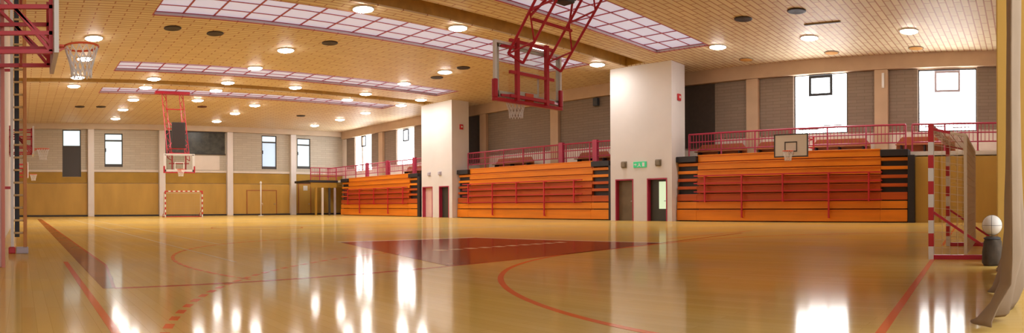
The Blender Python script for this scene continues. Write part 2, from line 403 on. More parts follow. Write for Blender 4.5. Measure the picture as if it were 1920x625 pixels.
for i, (a, b, z0, z1) in enumerate(RW):
    f = MB(); d0, d1 = XR + 0.02, XR + 0.14; t = 0.06
    f.box(d0, d1, a, a + t, z0, z1); f.box(d0, d1, b - t, b, z0, z1); f.box(d0, d1, a + t, b - t, z0, z0 + t); f.box(d0, d1, a + t, b - t, z1 - t, z1)
    if i == 3: f.box(d0 - 0.02, d1, 50.75, 51.0, z0, z1)
    w = struct(f.build('window_%d' % (i + 12), 'white' if i > 1 else 'darkgrey'), wl2[i], 'window')
    MB().box(XR + 0.09, XR + 0.11, a + t, b - t, z0 + t, z1 - t).build('pane', 'winglass', w)
    m = (a + b) / 2; hw = 0.62 if i < 2 else 0.42; top, bot = z1 - 0.08, z1 - 1.1
    s = MB(); tt = 0.13 if i == 1 else 0.11
    s.box(XR - 0.02, XR + 0.07, m - hw, m - hw + tt, bot, top); s.box(XR - 0.02, XR + 0.07, m + hw - tt, m + hw, bot, top)
    s.box(XR - 0.02, XR + 0.07, m - hw + tt, m + hw - tt, bot, bot + tt); s.box(XR - 0.02, XR + 0.07, m - hw + tt, m + hw - tt, top - tt, top)
    s.build('vent_sash', ['lilac', 'slate', 'slate', 'slate'][i], w)
    if i < 2:
        for q, (ya, yb, zz) in enumerate([(a + 0.3, m - 0.15, z0 + 0.38), (m + 0.1, b - 0.25, z0 + 0.22), (a + 0.35, m - 0.3, z0 + 0.16)][: 3 - i]):
            MB().box(XR - 0.01, XR + 0.07, ya, yb, zz, zz + 0.05).build('glazing_bar', 'steel', w)

# near end wall to the right of the opening where the camera stands
nw = struct(MB().box(9.3, XR, -0.3, 0.24, 0, ZC).build('wall_near', 'plaster'), 'near end wall beside the handball goal', 'wall')
MB().box(9.15, 9.62, -0.28, 0.37, 0, ZC - 0.002, 0.02).build('ochre_post', 'ochre', nw)

# gallery behind the stands
gal = struct(MB().box(28.0, XR - 0.001, 0.245, YF - 0.5, 2.98, 3.16).build('trim_3', 'plaster'), 'long gallery floor above the stands', 'gallery')
struct(MB().box(27.5, 27.6, 0.245, 4.70, 0, 2.89).build('wall_gallery', 'ochre'), 'ochre wood wall under the gallery behind the goal', 'wall')
MB().box(27.46, 27.5, 2.55, 2.58, 0.05, 2.85).box(27.46, 27.5, 3.6, 3.63, 0.05, 2.85).build('batten', 'ochre_dark', bpy.data.objects['wall_gallery'])

# ---- two wide pillars with doorways
def pillar(i, x0, y0, y1, depth, doors, label):
    p = MB(); dz = 2.17; rec = 0.35
    ys = sorted(doors); u = y0
    for a, b in ys:
        p.box(x0, x0 + rec, u, a, 0, ZC - 0.002); p.box(x0, x0 + rec, a, b, dz, ZC - 0.002); u = b
    p.box(x0, x0 + rec, u, y1, 0, ZC - 0.002)
    p.box(x0 + rec + 0.001, x0 + depth, y0, y1, 0, ZC - 0.002)
    return struct(p.build('pillar_%d' % i, 'pillar'), label, 'pillar')
PX = 26.95
p2 = pillar(1, PX, 16.52, 20.32, 1.3, [(16.80, 18.0), (18.85, 20.0)], 'nearer wide white pillar with two doorways and green exit sign')
p1 = pillar(2, PX, 33.6, 37.1, 1.5, [(33.95, 35.05), (35.8, 37.0)], 'farther wide white pillar between two orange stands')
def doorway(n, y0, y1, leaf, label, glass=None):
    x = PX + 0.24
    d = struct(MB().box(x, x + 0.05, y0 + 0.06, y1 - 0.06, 0.01, 2.1, 0.004).build('door_%d' % n, leaf), label, 'door')
    MB().box(PX - 0.02, PX + 0.34, y1 - 0.06, y1 - 0.001, 0, 2.165).box(PX - 0.02, PX + 0.34, y0 + 0.001, y0 + 0.06, 0, 2.165).box(PX - 0.02, PX + 0.34, y0 + 0.06, y1 - 0.06, 2.105, 2.165).build('door_frame', 'rail', d)
    MB().box(x - 0.07, x - 0.001, y0 + 0.14, y0 + 0.30, 1.0, 1.04, 0.008).build('door_handle', 'steel', d)
    if glass:
        MB().box(x - 0.02, x - 0.001, glass[0], glass[1], 0.62, 2.0).build('pane', 'wingreen', d)
doorway(1, 18.85, 20.0, 'doordark', 'dark olive door, left of the two in the nearer pillar')
doorway(2, 16.80, 18.0, 'doorblack', 'dark door with a green lit glass pane, right one in the nearer pillar', (16.90, 17.42))
doorway(3, 35.8, 37.0, 'pink', 'pale door, left of the two in the farther pillar')
doorway(4, 33.95, 35.05, 'doorblack', 'dark door, right of the two in the farther pillar')

# signs and lamps on the pillars
e = tag(MB().box(PX - 0.05, PX - 0.001, 18.02, 18.82, 2.74, 3.04, 0.01).build('exit_sign', 'green'), 'green exit sign on the nearer pillar between its two lamps', 'sign')
g = MB()   # pictogram: arrow, running figure, door
X = PX - 0.056
def quadx(mb, pts): 
    n = len(pts); mb.add([(X, y, z) for y, z in pts] + [(X + 0.004, y, z) for y, z in pts], [tuple(range(n)), tuple(range(2 * n - 1, n - 1, -1))] + [(k, (k + 1) % n, n + (k + 1) % n, n + k) for k in range(n)])
quadx(g, [(18.12, 2.79), (18.26, 2.79), (18.26, 2.99), (18.12, 2.99)])
quadx(g, [(18.42, 2.92), (18.47, 2.92), (18.47, 2.97), (18.42, 2.97)]); quadx(g, [(18.38, 2.84), (18.50, 2.84), (18.46, 2.91), (18.41, 2.91)])
quadx(g, [(18.34, 2.78), (18.38, 2.78), (18.43, 2.84), (18.39, 2.84)]); quadx(g, [(18.53, 2.78), (18.57, 2.79), (18.49, 2.84), (18.45, 2.84)])
quadx(g, [(18.60, 2.89), (18.68, 2.82), (18.68, 2.96)]); quadx(g, [(18.68, 2.87), (18.77, 2.87), (18.77, 2.91), (18.68, 2.91)])
g.build('pictogram', 'white', e)
def bulkhead(y, z, label, mt='lampbrown', s=1.0):
    t = thing('wall_lamp', label, 'lamp', (PX, y, z), 0, 'wall lamps on the white pillars')
    MB().box(-0.05, -0.001, -0.17 * s, 0.17 * s, -0.17 * s, 0.17 * s, 0.015).build('backplate', mt, t)
    MB().box(-0.17, -0.051, -0.12 * s, 0.12 * s, -0.14 * s, 0.13 * s, 0.03).build('housing', mt, t)
bulkhead(19.42, 2.92, 'bronze wall lamp left of the green exit sign')
bulkhead(17.3, 2.94, 'bronze wall lamp right of the green exit sign')
bulkhead(36.12, 3.05, 'small grey wall lamp over the left door of the farther pillar', 'lilac', 0.8)
bulkhead(34.89, 3.05, 'small grey wall lamp over the right door of the farther pillar', 'lilac', 0.8)
def alarm(x, y, z, label):
    t = tag(MB().box(x - 0.14, x + 0.14, y - 0.09, y - 0.001, z - 0.17, z + 0.17, 0.02).build('wall_alarm', 'redpaint'), label, 'alarm', 'red alarm boxes on pillar sides')
    MB().box(x - 0.06, x + 0.06, y - 0.105, y - 0.091, z - 0.05, z + 0.07, 0.005).build('call_button', 'white', t)
alarm(27.62, 16.52, 6.25, 'small red alarm box on the side face of the nearer pillar')
alarm(27.75, 33.6, 6.2, 'small red alarm box on the side face of the farther pillar')

# small fittings on the stand side wall
t = thing('wall_speaker', 'small dark loudspeaker high on the block wall left of the nearer pillar', 'speaker', (XR - 0.08, 23.66, 7.0))
MB().box(-0.26, -0.04, -0.17, 0.17, -0.24, 0.24, 0.02).build('cabinet', 'slate', t); MB().box(-0.04, 0.0, -0.06, 0.06, -0.06, 0.06).build('bracket', 'black', t)
MB().lathe([(0.0, 0), (0.10, 0.0), (0.11, 0.012), (0.0, 0.03)], n=20).build('grille', 'darkgrey', t).matrix_local = Matrix.Translation((-0.262, 0, -0.05)) @ Matrix.Rotation(-PI / 2, 4, 'Y')
t = thing('emergency_light', 'narrow white wall light on the pilaster between the two bright windows', 'light', (XR - 0.30, 6.62, 6.75))
MB().box(-0.07, 0.0, -0.06, 0.06, -0.36, 0.36, 0.015).build('body', 'white', t); MB().box(-0.10, -0.071, -0.045, 0.045, -0.31, 0.31, 0.012).build('cover', 'net', t)

# ================================================================== COURT MARKINGS (painted on the floor: children of the floor)
def slab(mb, poly, z):
    n = len(poly)
    mb.add([(x, y, 0.0003) for x, y in poly] + [(x, y, z) for x, y in poly], [tuple(range(n - 1, -1, -1)), tuple(range(n, 2 * n))] + [(k, (k + 1) % n, n + (k + 1) % n, n + k) for k in range(n)])
def line(mb, p, q, w, z=0.0016):
    p, q = Vector(p), Vector(q); d = (q - p).normalized(); n = Vector((-d.y, d.x)) * w / 2
    slab(mb, [p - n, q - n, q + n, p + n], z)
def arc(mb, c, R, a0, a1, w, n=40, dash=None, z=0.0016):
    if dash:
        k = 0; step = dash[0] / R; gap = dash[1] / R; a = a0
        while a < a1:
            arc(mb, c, R, a, min(a + step, a1), w, 4, None, z); a += step + gap
        return
    for i in range(n):
        t0, t1 = a0 + (a1 - a0) * i / n, a0 + (a1 - a0) * (i + 1) / n
        slab(mb, [(c[0] + (R - w / 2) * math.cos(t0), c[1] + (R - w / 2) * math.sin(t0)), (c[0] + (R + w / 2) * math.cos(t0), c[1] + (R + w / 2) * math.sin(t0)),
                  (c[0] + (R + w / 2) * math.cos(t1), c[1] + (R + w / 2) * math.sin(t1)), (c[0] + (R - w / 2) * math.cos(t1), c[1] + (R - w / 2) * math.sin(t1))], z)
R = math.radians
BL = lambda x: 6.62 + 0.082 * x            # basketball baseline
GL = lambda x: 0.62 + 0.078 * x            # handball goal line
m = MB(); slab(m, [(0.86, 6.68), (0.98, 6.70), (1.10, 7.6), (1.24, 9.3), (1.35, 44.5), (1.10, 44.5)], 0.0016); m.build('sideline_band', 'band', floor)
m = MB(); line(m, (0.98, BL(0.98)), (17.0, BL(17.0)), 0.085); line(m, (1.24, 9.3), (1.36, 44.5), 0.05, 0.0019); line(m, (0.98, 6.72), (1.24, 9.3), 0.04, 0.0019); m.build('basketball_line', 'line_red', floor)
KEY = [(5.62, BL(5.62)), (12.05, BL(12.05) + 0.05), (11.05, 12.75), (7.2, 13.2)]
m = MB(); slab(m, KEY, 0.0021); m.build('key_area', 'key', floor)
m = MB()
line(m, KEY[1], KEY[2], 0.18, 0.0026); line(m, (KEY[2][0], KEY[2][1] + 0.08), (KEY[3][0], KEY[3][1] + 0.08), 0.30, 0.0026)
x = 7.35
while x < 11.0:
    line(m, (x, 9.66), (x + 0.22, 9.66), 0.24, 0.0026); x += 0.38
line(m, (3.25, 9.3), (3.45, 46.0), 0.06); line(m, (4.42, 13.4), (4.5, 46.0), 0.06)
line(m, (3.4, 24.5), (16.0, 25.2), 0.07); line(m, (3.4, 31.0), (16.0, 31.6), 0.08); line(m, (1.5, 40.5), (18.0, 40.9), 0.08); line(m, (8.0, 18.0), (26.0, 18.8), 0.07)
m.build('white_line', 'line_white', floor)
m = MB()
line(m, (0.69, 10.0), (0.63, 2.0), 0.07)
line(m, (3.0, GL(3.0)), (9.70, GL(9.70)), 0.07); line(m, (12.8, GL(12.8)), (26.0, GL(26.0)), 0.06)
gc = (9.5, 1.38)
arc(m, gc, 6.0, R(88), R(184), 0.07, 48); line(m, (9.7, 7.38), (12.6, 7.45), 0.07); arc(m, (12.6, 1.45), 6.0, R(0), R(90), 0.07, 40)
arc(m, gc, 9.0, R(92), R(176), 0.07, dash=(0.17, 0.15)); line(m, (13.4, 8.34), (18.6, 8.40), 0.06)
m.build('handball_line', 'line_orange', floor)
m = MB(); arc(m, (8.85, 8.95), 6.5, R(105), R(180), 0.06, dash=(0.34, 0.08)); arc(m, (8.85, 8.95), 6.5, R(180), R(197), 0.06, dash=(0.34, 0.08)); m.build('three_point_line', 'line_orange', floor)
m = MB(); arc(m, (9.1, 23.5), 1.8, 0, 2 * PI, 0.06, 40); line(m, (1.3, 23.4), (17.5, 23.9), 0.05); m.build('centre_circle', 'line_red', floor)

# ================================================================== CEILING LIGHTS
def make_light():
    t = thing('ceiling_light', '', 'ceiling light', (0, 0, ZC))
    MB().lathe([(0.30, -0.001), (0.40, -0.001), (0.405, -0.025), (0.39, -0.045), (0.365, -0.05), (0.30, -0.02)], n=28).build('trim_ring', 'white', t, True)
    MB().lathe([(0.0, -0.115), (0.14, -0.11), (0.27, -0.095), (0.36, -0.060), (0.36, -0.03), (0.0, -0.03)], n=28).build('diffuser', 'lamp', t, True)
    return t
rows = [
    (None, [(25.95, 4.64), (25.85, 8.95), (25.64, 13.25)], None),
    ('in the row beside the nearer curtain slot', [(11.8, 19.78), (16.2, 19.78), (21.0, 19.86), (25.45, 20.0)], None),
    ('in the row midway between second and third skylights', [(3.07, 26.66), (11.75, 26.6), (21.0, 26.75)], None),
    ('in the row along the third skylight edge', [(3.07, 30.44), (11.8, 30.62), (21.05, 30.66)], None),
    ('in the row just before the farther curtain slot', [(3.11, 34.85), (7.35, 34.7), (11.7, 34.75), (15.97, 34.75), (20.9, 34.78), (25.24, 34.78)], None),
    ('in the row just beyond the farther curtain slot', [(3.11, 37.36), (7.4, 37.29), (11.8, 37.32), (20.98, 37.3), (25.4, 37.4)], None),
    ('in the row beyond the farthest skylight', [(7.44, 41.7), (11.7, 41.1), (16.14, 42.0), (25.16, 41.9)], None),
    ('in the second row before the far wall', [(7.44, 46.1), (16.09, 46.1), (25.27, 46.2)], None),
    ('in the row nearest the far wall', [(7.6, 50.9), (16.14, 50.9), (25.11, 50.6)], None)]
ORD = ['leftmost', 'second from left', 'third from left', 'fourth from left', 'fifth from left', 'sixth from left']
proto = None
for txt, pts, _ in rows:
    for k, (x, y) in enumerate(pts):
        if proto is None: o = proto = make_light()
        else: o = copy_tree(proto)
        o.location = (x, y, ZC)
        o['label'] = ('round bright ceiling downlight, ' + (ORD[k] if k < len(pts) - 1 else 'rightmost') + ' ' + txt) if txt else \
            ['round bright ceiling downlight above the goal, nearest the near end wall', 'round bright ceiling downlight above the window with the small hoop', 'round bright ceiling downlight at the right tip of the nearest skylight'][k]
        o['group'] = 'downlights in the plank ceiling'

# dark round vents, amber speakers
def make_vent(m1):
    t = thing('ceiling_vent', '', 'ceiling vent', (0, 0, ZC))
    MB().lathe([(0.28, -0.001), (0.35, -0.001), (0.355, -0.025), (0.33, -0.045), (0.29, -0.04)], n=24).build('rim', m1, t, True)
    k = MB()
    for r in (0.08, 0.17, 0.26): k.lathe([(r - 0.05, -0.02), (r, -0.045), (r + 0.015, -0.04), (r - 0.03, -0.015)], n=24)
    k.build('louvre', m1, t)
    MB().lathe([(0.0, -0.012), (0.29, -0.012), (0.29, -0.002), (0.0, -0.002)], n=24).build('backing', 'black', t)
    return t
V = [(22.25, 10.39, 'dark round ceiling vent nearer the first skylight of the front pair'), (22.11, 8.15, 'dark round ceiling vent nearer the near end wall of the front pair'),
     (6.01, 24.72, 'dark round ceiling vent near the left end of the second skylight'), (7.89, 25.04, 'dark round ceiling vent right of the one at the second skylight end'),
     (13.0, 24.66, 'small dark ceiling vent in the middle between second and third skylights'), (21.6, 28.24, 'dark ceiling vent left of the third row light near the far pillar'),
     (21.16, 25.4, 'dark ceiling vent right of the bright lamp before the far pillar'), (5.69, 45.1, 'dark ceiling vent far left, right one of the pair near the far wall'),
     (4.18, 45.2, 'dark ceiling vent far left, left one of the pair near the far wall'), (21.46, 45.67, 'dark ceiling vent near the far wall right of the middle'), (12.8, 43.8, 'maroon ceiling vent right of the far hoop')]
pv = None
for x, y, lab in V:
    if 'maroon' in lab: o = make_vent('ventred')
    elif pv is None: o = pv = make_vent('vent')
    else: o = copy_tree(pv)
    o.location = (x, y, ZC); o['label'] = lab; o['group'] = 'round vents in the ceiling'
t = tag(MB().box(-0.06, 0.06, -0.75, 0.75, -0.05, 0, 0.01).build('linear_vent', 'lampbrown', loc=(23.95, 7.75, ZC - 0.001)), 'thin slot shaped ceiling vent beside the front pair of round vents', 'ceiling vent')
MB().box(-0.03, 0.03, -0.70, 0.70, -0.056, -0.051).build('slot', 'black', t)
ps = None
for x, y, lab in [(28.9, 4.85, 'amber ceiling speaker above the rightmost window'), (28.8, 8.86, 'amber ceiling speaker above the window with the small hoop'), (28.6, 13.2, 'amber ceiling speaker between the nearer pillar and the first window')]:
    if ps is None:
        ps = o = thing('ceiling_speaker', '', 'ceiling speaker', (0, 0, ZC))
        MB().lathe([(0.0, -0.05), (0.30, -0.045), (0.33, -0.02), (0.33, -0.001), (0.0, -0.001)], n=24).build('grille', 'amber', ps, True)
        MB().torus((0, 0, -0.02), 0.345, 0.018, 24, 6).build('rim', 'lampbrown', ps, True)
    else: o = copy_tree(ps)
    o.location = (x, y, ZC); o['label'] = lab; o['group'] = 'amber ceiling speakers by the stand wall'

# ================================================================== TELESCOPIC STANDS
def stand(y0, y1, label, left_end, right_end, posts):
    """folded stand facing -X, front plane X=27.3; y0<y1"""
    FX = 27.30
    t = thing('folding_stand', label, 'stand', (FX, (y0 + y1) / 2, 0), 0, 'folded orange spectator stands')
    cy = (y0 + y1) / 2; a, b = y0 - cy, y1 - cy
    e0, e1 = a + 1.25, b - 1.15           # centre block between the stepped ends
    st = 0.385; top = 3.27
    MB().box(0.30, 0.68, a + 0.02, b - 0.02, 0.0, 2.86).box(0.30, 0.65, e0, e1, 2.86, 3.2).build('body', 'black', t)
    for i in range(8):
        z1 = top - st * i; z0 = z1 - 0.335; x = 0.22 - 0.028 * i
        mt = 'orange' if i < 3 or i > 5 else 'redorange'
        if i == 7: z0 = 0.05
        ya, yb = (e0, e1) if i == 0 else (a + 0.03, b - 0.30 if right_end == 'low' else b - 0.03)
        r = MB().box(x, x + 0.06, e0, e1, z0, z1, 0.012)
        ob = r.build('riser_board', mt, t)
        n = MB().box(x - 0.035, x + 0.09, e0, e1, z1 - 0.045, z1 + 0.0, 0.01); n.build('nosing', mt, ob)
        if i > 0:
            hz = 0.15 if i < 5 else 0.34
            zz = z1 - hz if i < 5 else z0
            for p, q in ((a + 0.03, e0 - 0.004), (e1 + 0.004, b - 0.03)):
                MB().box(x, x + 0.25, p, q, zz, z1, 0.012).build('seat_end', mt, t)
        # shadow gap strip behind each row
    MB().box(0.283, 0.299, e0, e1, 0.02, 3.14).build('backing_board', 'redorange', t)
    MB().box(-0.02, 0.68, a - 0.30, a, 0.0, 2.96, 0.01).build('end_frame', 'black', t)
    if right_end: MB().box(0.0, 0.75, b, b + 0.10, 0.0, 2.96, 0.01).build('end_frame', 'black', t)
    for p, q in ((a + 0.0, e0 - 0.01), (e1 + 0.01, b)):
        MB().box(0.02, 0.68, p, q, 2.93, 3.22, 0.015).build('end_cap', 'black', t)
    gr = MB()
    for k, y in enumerate(posts):
        yy = y - cy; lowz = 0.20 if k % 2 else 0.95
        gr.sq((-0.09, yy, lowz), (-0.09, yy, 2.25), 0.07)
        gr.sq((-0.09, yy, lowz + 0.02), (0.03, yy, lowz + 0.02), 0.04)
        gr.sq((-0.09, yy, 2.2), (0.14, yy, 2.2), 0.04)
    for z, r in ((2.23, 0.06), (1.86, 0.05), (1.45, 0.045), (1.02, 0.045)):
        gr.sq((-0.09, min(posts) - cy - 0.6, z), (-0.09, max(posts) - cy + 0.6, z), r)
    gr.build('guard_rail', 'redpaint', t)
    return t
stand(4.96, 16.50, 'orange folded stand right of the nearer pillar, under the bright window', 1, 0, [14.81, 12.83, 10.75, 8.54, 6.69])
stand(20.72, 33.55, 'orange folded stand between the two white pillars', 1, 0, [32.22, 29.86, 27.69, 25.38, 23.1])
stand(38.12, 49.9, 'orange folded stand in the far corner left of the farther pillar', 1, 0, [39.9, 42.0, 44.1, 46.4, 48.4])

# ---- gallery railings
def railing(y0, y1, label, thick=()):
    cy = (y0 + y1) / 2
    t = thing('gallery_railing', label, 'railing', (28.12, cy, 3.16), 0, 'crimson railings along the gallery')
    n = max(2, round((y1 - y0) / 1.75)); z = 1.22
    MB().bar((0, y0 - cy, z), (0, y1 - cy, z), 0.045).build('handrail', 'rail', t)
    MB().bar((0, y0 - cy, 0.82), (0, y1 - cy, 0.82), 0.03).bar((0, y0 - cy, 0.42), (0, y1 - cy, 0.42), 0.03).build('mid_rail', 'rail', t)
    for k in range(n + 1):
        y = y0 + (y1 - y0) * k / n - cy
        MB().bar((0, y, 0), (0, y, z), 0.04).lathe([(0.08, 0), (0.08, 0.02), (0.04, 0.03)], (0, y, 0), 10).build('post', 'rail', t)
    bl = MB(); k = int((y1 - y0) / 0.17)
    for j in range(k):
        y = y0 + (y1 - y0) * (j + 0.5) / k - cy; bl.bar((0, y, 0.42), (0, y, z), 0.016, 5)
    bl.build('baluster_infill', 'rail', t)
    for y in thick:
        MB().box(-0.11, 0.11, y - cy - 0.16, y - cy + 0.16, 0.0, 1.34, 0.02).build('gate_post', 'rail', t)
railing(5.2, 16.2, 'crimson gallery railing above the stand right of the nearer pillar')
railing(0.5, 4.9, 'short crimson gallery railing behind the handball goal')
railing(20.9, 33.3, 'crimson gallery railing above the stand between the pillars', (22.25, 24.8))
railing(37.6, 54.0, 'crimson gallery railing above the far corner stand', (39.6, 43.4, 46.6))

# ---- gallery benches
def bench(yc, w, label):
    t = thing('gallery_bench', label, 'bench', (29.2, yc, 3.16), 0, 'brown benches on the gallery')
    h = w / 2
    bk = MB(); pr = [(-h, 0.12), (h, 0.12), (h - 0.02, 0.50), (h - 0.28, 0.80), (-h + 0.28, 0.80), (-h + 0.02, 0.50)]
    n = len(pr)
    bk.add([(0.22, y, z) for y, z in pr] + [(0.27, y, z) for y, z in pr], [tuple(range(n)), tuple(range(2 * n - 1, n - 1, -1))] + [(k, (k + 1) % n, n + (k + 1) % n, n + k) for k in range(n)])
    bk.build('backrest', 'brown', t)
    MB().box(-0.2, 0.21, -h + 0.04, h - 0.04, 0.39, 0.44, 0.012).build('seat', 'brown', t)
    for y in (-h + 0.3, 0, h - 0.3): MB().box(-0.16, 0.18, y - 0.03, y + 0.03, 0, 0.388).build('leg', 'black', t)
for yc, w, lab in [(15.0, 2.9, 'brown gallery bench nearest the nearer pillar'), (11.7, 2.7, 'brown gallery bench behind the small wall hoop'), (8.6, 2.95, 'brown gallery bench just right of the small wall hoop'),
                   (4.5, 2.8, 'brown gallery bench behind the goal post top'), (30.1, 3.6, 'long brown gallery bench between the pillars, left one'), (23.4, 2.5, 'brown gallery bench just left of the nearer pillar'), (41.2, 2.8, 'brown gallery bench just left of the farther pillar')]:
    bench(yc, w, lab)

# far corner: platform carrying the gallery end, with posts and a yellow cabinet
t = thing('corner_platform', 'dark topped platform on thin posts left of the far corner stand', 'platform', (26.2, 52.0, 0))
MB().box(-1.7, 1.2, -1.5, 1.6, 2.92, 3.12, 0.01).build('deck', 'black', t)
MB().box(-1.5, 1.1, -1.45, -1.35, 2.45, 2.915, 0.01).build('fascia', 'ochre_dark', t)
for x, mt in ((-1.0, 'ochre_dark'), (-0.35, 'white'), (0.35, 'darkgrey'), (0.9, 'lilac')):
    MB().box(x - 0.08, x + 0.08, -1.5, -1.34, 0, 2.45, 0.01).build('post', mt, t)
t = thing('corner_railing', 'crimson railing on the dark platform in the far corner', 'railing', (26.2, 50.6, 3.12))
k = MB()
for z in (0.35, 0.7, 1.1): k.bar((-1.5, 0, z), (1.1, 0, z), 0.035)
k.build('rail', 'rail', t)
k = MB()
for j in range(16): k.bar((-1.45 + 0.16 * j, 0, 0.05), (-1.45 + 0.16 * j, 0, 1.1), 0.016, 5)
k.build('baluster_infill', 'rail', t)
for x in (-1.5, -0.6, 0.3, 1.1): MB().bar((x, 0, 0), (x, 0, 1.1), 0.04).build('post', 'rail', t)

# ================================================================== BASKETBALL HOOPS
def rim_and_net(t, c, mt='rimred', bracket=None):
    r = MB().torus(c, 0.235, 0.014, 28, 8)
    if bracket:
        d = Vector(bracket)     # direction from the rim to the board
        p = Vector(c) + d * 0.235; q = Vector(c) + d * 0.375
        side = Vector((-d.y, d.x, 0)) * 0.07
        r.sq(p + side * 0.6, q + side, 0.025); r.sq(p - side * 0.6, q - side, 0.025); r.sq(p - Vector((0, 0, 0.02)), q - Vector((0, 0, 0.10)), 0.025)
        r.box(q.x - 0.02 - abs(d.y) * 0.09, q.x + 0.02 + abs(d.y) * 0.09, q.y - 0.02 - abs(d.x) * 0.09, q.y + 0.02 + abs(d.x) * 0.09, c[2] - 0.14, c[2] + 0.03)
    ro = r.build('rim', mt, t)
    n = MB(); N = 14; L = [(0.228, -0.015), (0.200, -0.11), (0.168, -0.21), (0.142, -0.31), (0.138, -0.42)]
    for s in (0.5, -0.5):
        for k in range(N):
            for j in range(len(L) - 1):
                a0 = 2 * PI * (k + s * j) / N; a1 = 2 * PI * (k + s * (j + 1)) / N
                n.bar((c[0] + L[j][0] * math.cos(a0), c[1] + L[j][0] * math.sin(a0), c[2] + L[j][1]), (c[0] + L[j + 1][0] * math.cos(a1), c[1] + L[j + 1][0] * math.sin(a1), c[2] + L[j + 1][1]), 0.0075, 5)
    n.build('net', 'net', t)

def main_hoop(cx, y, facing, dy_top, label, motor):
    """ceiling hung match hoop; facing +1 looks along +Y; dy_top = how far behind the board the hinge sits"""
    t = thing('ceiling_hoop', label, 'basketball hoop', (cx, y, 0), 0, 'ceiling hung basketball hoops')
    W, z0, z1 = 0.90, 2.90, 3.95; f = facing
    bd = MB().box(-W, W, -0.008, 0.008, z0, z1).build('backboard', 'glass', t)
    fr = MB(); w = 0.05
    fr.box(-W - w, -W, -0.03, 0.03, z0, z1 + w); fr.box(W, W + w, -0.03, 0.03, z0, z1 + w); fr.box(-W, W, -0.03, 0.03, z1, z1 + w)
    fr.build('frame', 'white', t)
    pd = MB(); pd.box(-W - 0.07, W + 0.07, -0.05, 0.05, z0 - 0.06, z0 + 0.012, 0.015)
    pd.box(-W - 0.07, -W + 0.012, -0.05, 0.05, z0 + 0.012, z0 + 0.36, 0.012); pd.box(W - 0.012, W + 0.07, -0.05, 0.05, z0 + 0.012, z0 + 0.36, 0.012)
    pd.build('edge_pad', 'red', t)
    ln = MB(); yy = 0.011 * f
    def strip(x0, x1, a, b): ln.box(x0, x1, min(yy, yy * 0.8) , max(yy, yy * 0.8), a, b)
    strip(-0.295, 0.295, 3.05, 3.10); strip(-0.295, 0.295, 3.45, 3.50); strip(-0.295, -0.245, 3.10, 3.45); strip(0.245, 0.295, 3.10, 3.45)
    strip(-W, -W + 0.09, z0, z1); strip(W - 0.09, W, z0, z1); strip(-W, W, z1 - 0.06, z1); strip(-W, W, z0 + 0.03, z0 + 0.15)
    ln.build('target_lines', 'white', t)
    rim_and_net(t, (0, 0.375 * f, 3.05), bracket=(0, -f, 0))
    b = -f    # direction behind the board
    sf = MB()
    for x in (-0.42, 0.42):
        sf.sq((x, 0.09 * b, z0 - 0.02), (x, 0.09 * b, z1 + 0.15), 0.075)
    for z in (z0 + 0.06, 3.42, z1 + 0.08):
        sf.sq((-0.62, 0.09 * b, z), (0.62, 0.09 * b, z), 0.06)
    for x in (-0.8, 0.8):
        for z in (z0 + 0.06, z1 - 0.05): sf.sq((math.copysign(0.5, x), 0.10 * b, z), (x, 0.03 * b, z), 0.045)
    sf.build('board_carrier', 'red', t)
    zt = ZC - 0.12
    for x in (-0.55, 0.55):
        tr = MB().tri_truss((x - 0.14, 0.12 * b, 3.75), (x - 0.14, dy_top * b, zt), (x + 0.16, (0.12 + 0.1) * b, 3.6), (x + 0.16, (dy_top + 0.25) * b, zt), 0.027, 12)
        tr.build('truss_leg', 'red', t)
    cr = MB()
    for q in (0.15, 0.45, 0.75):
        p = Vector((-0.55, 0.12 * b, 3.7)).lerp(Vector((-0.55, dy_top * b, zt)), q); cr.bar(p, (0.55, p.y, p.z), 0.035)
    cr.bar((-0.55, 0.8 * dy_top * b * 0.2, 4.4), (0.55, dy_top * b * 0.55, 6.2), 0.025); cr.bar((0.55, 0.8 * dy_top * b * 0.2, 4.4), (-0.55, dy_top * b * 0.55, 6.2), 0.025)
    cr.build('cross_brace', 'red', t)
    hb = MB().box(-1.1, 1.1, (dy_top + 0.125) * b - 0.16, (dy_top + 0.125) * b + 0.16, zt - 0.03, ZC - 0.002)
    hb.build('ceiling_hinge', 'red', t)
    if motor:
        p = Vector((0, (0.12 + (dy_top - 0.12) * motor) * b, 3.75 + (zt - 3.75) * motor))
        MB().box(-0.30, 0.02, p.y - 0.14, p.y + 0.14, p.z - 0.24, p.z + 0.30, 0.03).build('winch_box', 'darkgrey', t)
        MB().box(0.02, 0.12, p.y - 0.10, p.y + 0.10, p.z - 0.16, p.z + 0.16, 0.03).build('winch_drum', 'slate', t)
    else:
        MB().box(-0.42, 0.42, 0.16 * b - 0.06, 0.16 * b + 0.06, 4.35, 5.9, 0.03).build('counterweight_panel', 'vent', t)
    return t
main_hoop(9.10, 8.88, 1, 3.6, 'large glass basketball hoop hung from the ceiling, seen from behind', 0.27)
main_hoop(9.35, 36.9, -1, 1.6, 'distant ceiling hung basketball hoop in front of the dark board', 0)

